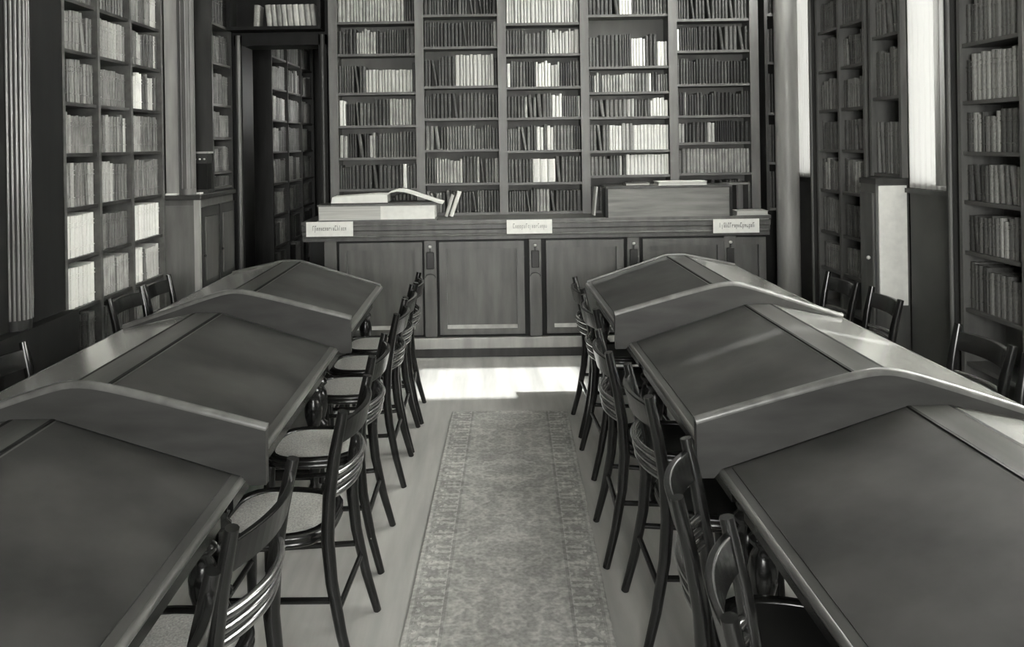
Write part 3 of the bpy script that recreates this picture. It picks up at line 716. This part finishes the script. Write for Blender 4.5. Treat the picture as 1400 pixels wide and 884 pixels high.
# ------------------------------------------------------------------ chairs
def make_chair():
    e = empty('reading_chair', (0, 0, 0))
    def post(sx):
        ctrl = [(.205, -.285, 0), (.197, -.245, .15), (.188, -.212, .32), (.185, -.200, .46), (.188, -.208, .6), (.195, -.230, .74), (.203, -.262, .885)]
        return [(sx * x, y, z) for x, y, z in ctrl]
    for sx in (-1, 1):
        MB().tube(post(sx), [.015, .018, .021, .023, .022, .020, .017], 10, up=(1, 0, 0), flat=1.1).build('back_post', M['wood_chair'], e)
        MB().tube([(sx * .165, .17, .43), (sx * .168, .175, .40), (sx * .170, .178, .33), (sx * .172, .18, .30), (sx * .174, .183, .15), (sx * .177, .187, 0)], [.019, .023, .024, .018, .020, .013], 10, up=(1, 0, 0)).build('front_leg', M['wood_chair'], e)
        MB().tube([(sx * .190, -.222, .26), (sx * .172, .18, .24)], .011, 8).build('stretcher', M['wood_chair'], e)
    MB().tube([(-.173, .18, .2), (.173, .18, .2)], .011, 8).build('stretcher', M['wood_chair'], e)
    MB().tube([(-.19, -.23, .22), (.19, -.23, .22)], .011, 8).build('stretcher', M['wood_chair'], e)
    # crest rail: bowed board
    N = 14
    def bow(t, y0, b): return y0 - b * (1 - (2 * t - 1) ** 2)
    mb = MB(); vs = []
    for i in range(N + 1):
        t = i / N; x = -.205 + .41 * t
        arch = .004 * (1 - (2 * t - 1) ** 2)
        for (dz, yb) in ((.772, -.234), (.852 + arch, -.254)):
            y = bow(t, yb, .045)
            vs += [(x, y - .010, dz), (x, y + .010, dz)]
    fs = []
    for i in range(N):
        a, b = 4 * i, 4 * i + 4
        fs += [(a, b, b + 2, a + 2), (a + 1, a + 3, b + 3, b + 1), (a + 2, b + 2, b + 3, a + 3), (a, a + 1, b + 1, b)]
    fs += [(0, 2, 3, 1), (4 * N, 4 * N + 1, 4 * N + 3, 4 * N + 2)]
    mb.add(vs, fs, 0, False); mb.build('crest_rail', M['wood_chair'], e, bevel=.004)
    # reeded rail: three bowed reeds
    for k in range(3):
        z = .60 + .034 * k; yb = -.209 - .0135 * k * .5
        MB().tube([(-.19 + .38 * i / N, bow(i / N, yb, .05), z) for i in range(N + 1)], .0125, 8).build('reed', M['reed'], e)
    # seat
    out = []
    for k in range(36):
        a = 2 * math.pi * k / 36; c, s_ = math.cos(a), math.sin(a)
        p = 3.2
        r = 1 / ((abs(c) ** p + abs(s_) ** p) ** (1 / p))
        wdt = .205 if s_ > 0 else .205 - .02 * abs(s_)
        out.append((wdt * r * c, .01 + .205 * r * s_))
    mb = MB(); n = 36
    ring = lambda f, z: [(x * f, .01 + (y - .01) * f, z) for x, y in out]
    layers = [ring(.96, .425), ring(1.0, .432), ring(1.0, .440), ring(.975, .445), ring(1.0, .450), ring(1.0, .460), ring(.97, .466), ring(.84, .466), ring(.83, .456), ring(.83, .43)]
    vs = [p for l in layers for p in l]; fs = []
    for i in range(len(layers)):
        j = (i + 1) % len(layers)
        for k in range(n): fs.append((i * n + k, i * n + (k + 1) % n, j * n + (k + 1) % n, j * n + k))
    mb.add(vs, fs, 0, True); seat = mb.build('seat', M['wood_chair'], e)
    mb = MB(); l = ring(.83, .458); mb.add(l + ring(.83, .45), [tuple(range(n)), tuple(range(n, 2 * n))[::-1]])
    mb.build('cane_panel', M['cane'], seat)
    return e
chair0 = make_chair(); used = [False]
def chair(x, y, rz, label, group, dark=False):
    """x,y of the seat centre; rz 0 faces +Y"""
    c = chair0 if not used[0] else copy_tree(chair0)
    used[0] = True
    if dark:
        p = [q for q in c.children_recursive if q.name.startswith('cane_panel')][0]
        p.name = 'seat_pad'; p.material_slots[0].link = 'OBJECT'; p.material_slots[0].material = M['seat_leather']
    c.location = (x, y, 0); c.rotation_euler = (0, 0, R(rz)); tag(c, label, 'chair', group)
# aisle side, row away from the windows: chairs face -X  (rz=+90)
la = [(-.72, 5.24, 92), (-.73, 4.78, 90), (-.73, 4.32, 90), (-.74, 3.5, 90), (-.73, 2.84, 87), (-.83, 2.06, 84), (-.84, 1.45, 88)]
for i, (x, y, a) in enumerate(la):
    chair(x, y, a, 'dark cane-seated chair, %s from the base cabinet, aisle side of row away from windows' % ORD[i], 'aisle chairs of the row away from the windows')
ra = [(.82, 4.97, -90), (.81, 4.38, -88), (.76, 3.5, -92), (.80, 2.93, -90), (.76, 2.07, -107), (.735, 1.58, -106)]
for i, (x, y, a) in enumerate(ra):
    chair(x, y, a, 'dark-seated wooden chair, %s from the base cabinet, aisle side of window-side desk row' % ORD[i], 'aisle chairs of the window-side row', True)
lo = [(-1.93, 5.32, -90), (-1.93, 4.86, -92), (-1.84, 3.45, -88)]
for i, (x, y, a) in enumerate(lo):
    chair(x, y, a, 'dark cane-seated chair, %s from the low cupboard, between desks and wall bookcase' % ORD[i], 'wall-side chairs away from the windows')
ro = [(1.95, 5.02, 90), (1.95, 4.50, 84), (1.90, 3.52, 88), (1.88, 2.98, 92)]
for i, (x, y, a) in enumerate(ro):
    chair(x, y, a, 'dark cane-seated chair, %s from the corner column, between desks and blinds' % ORD[i], 'window-wall chairs')
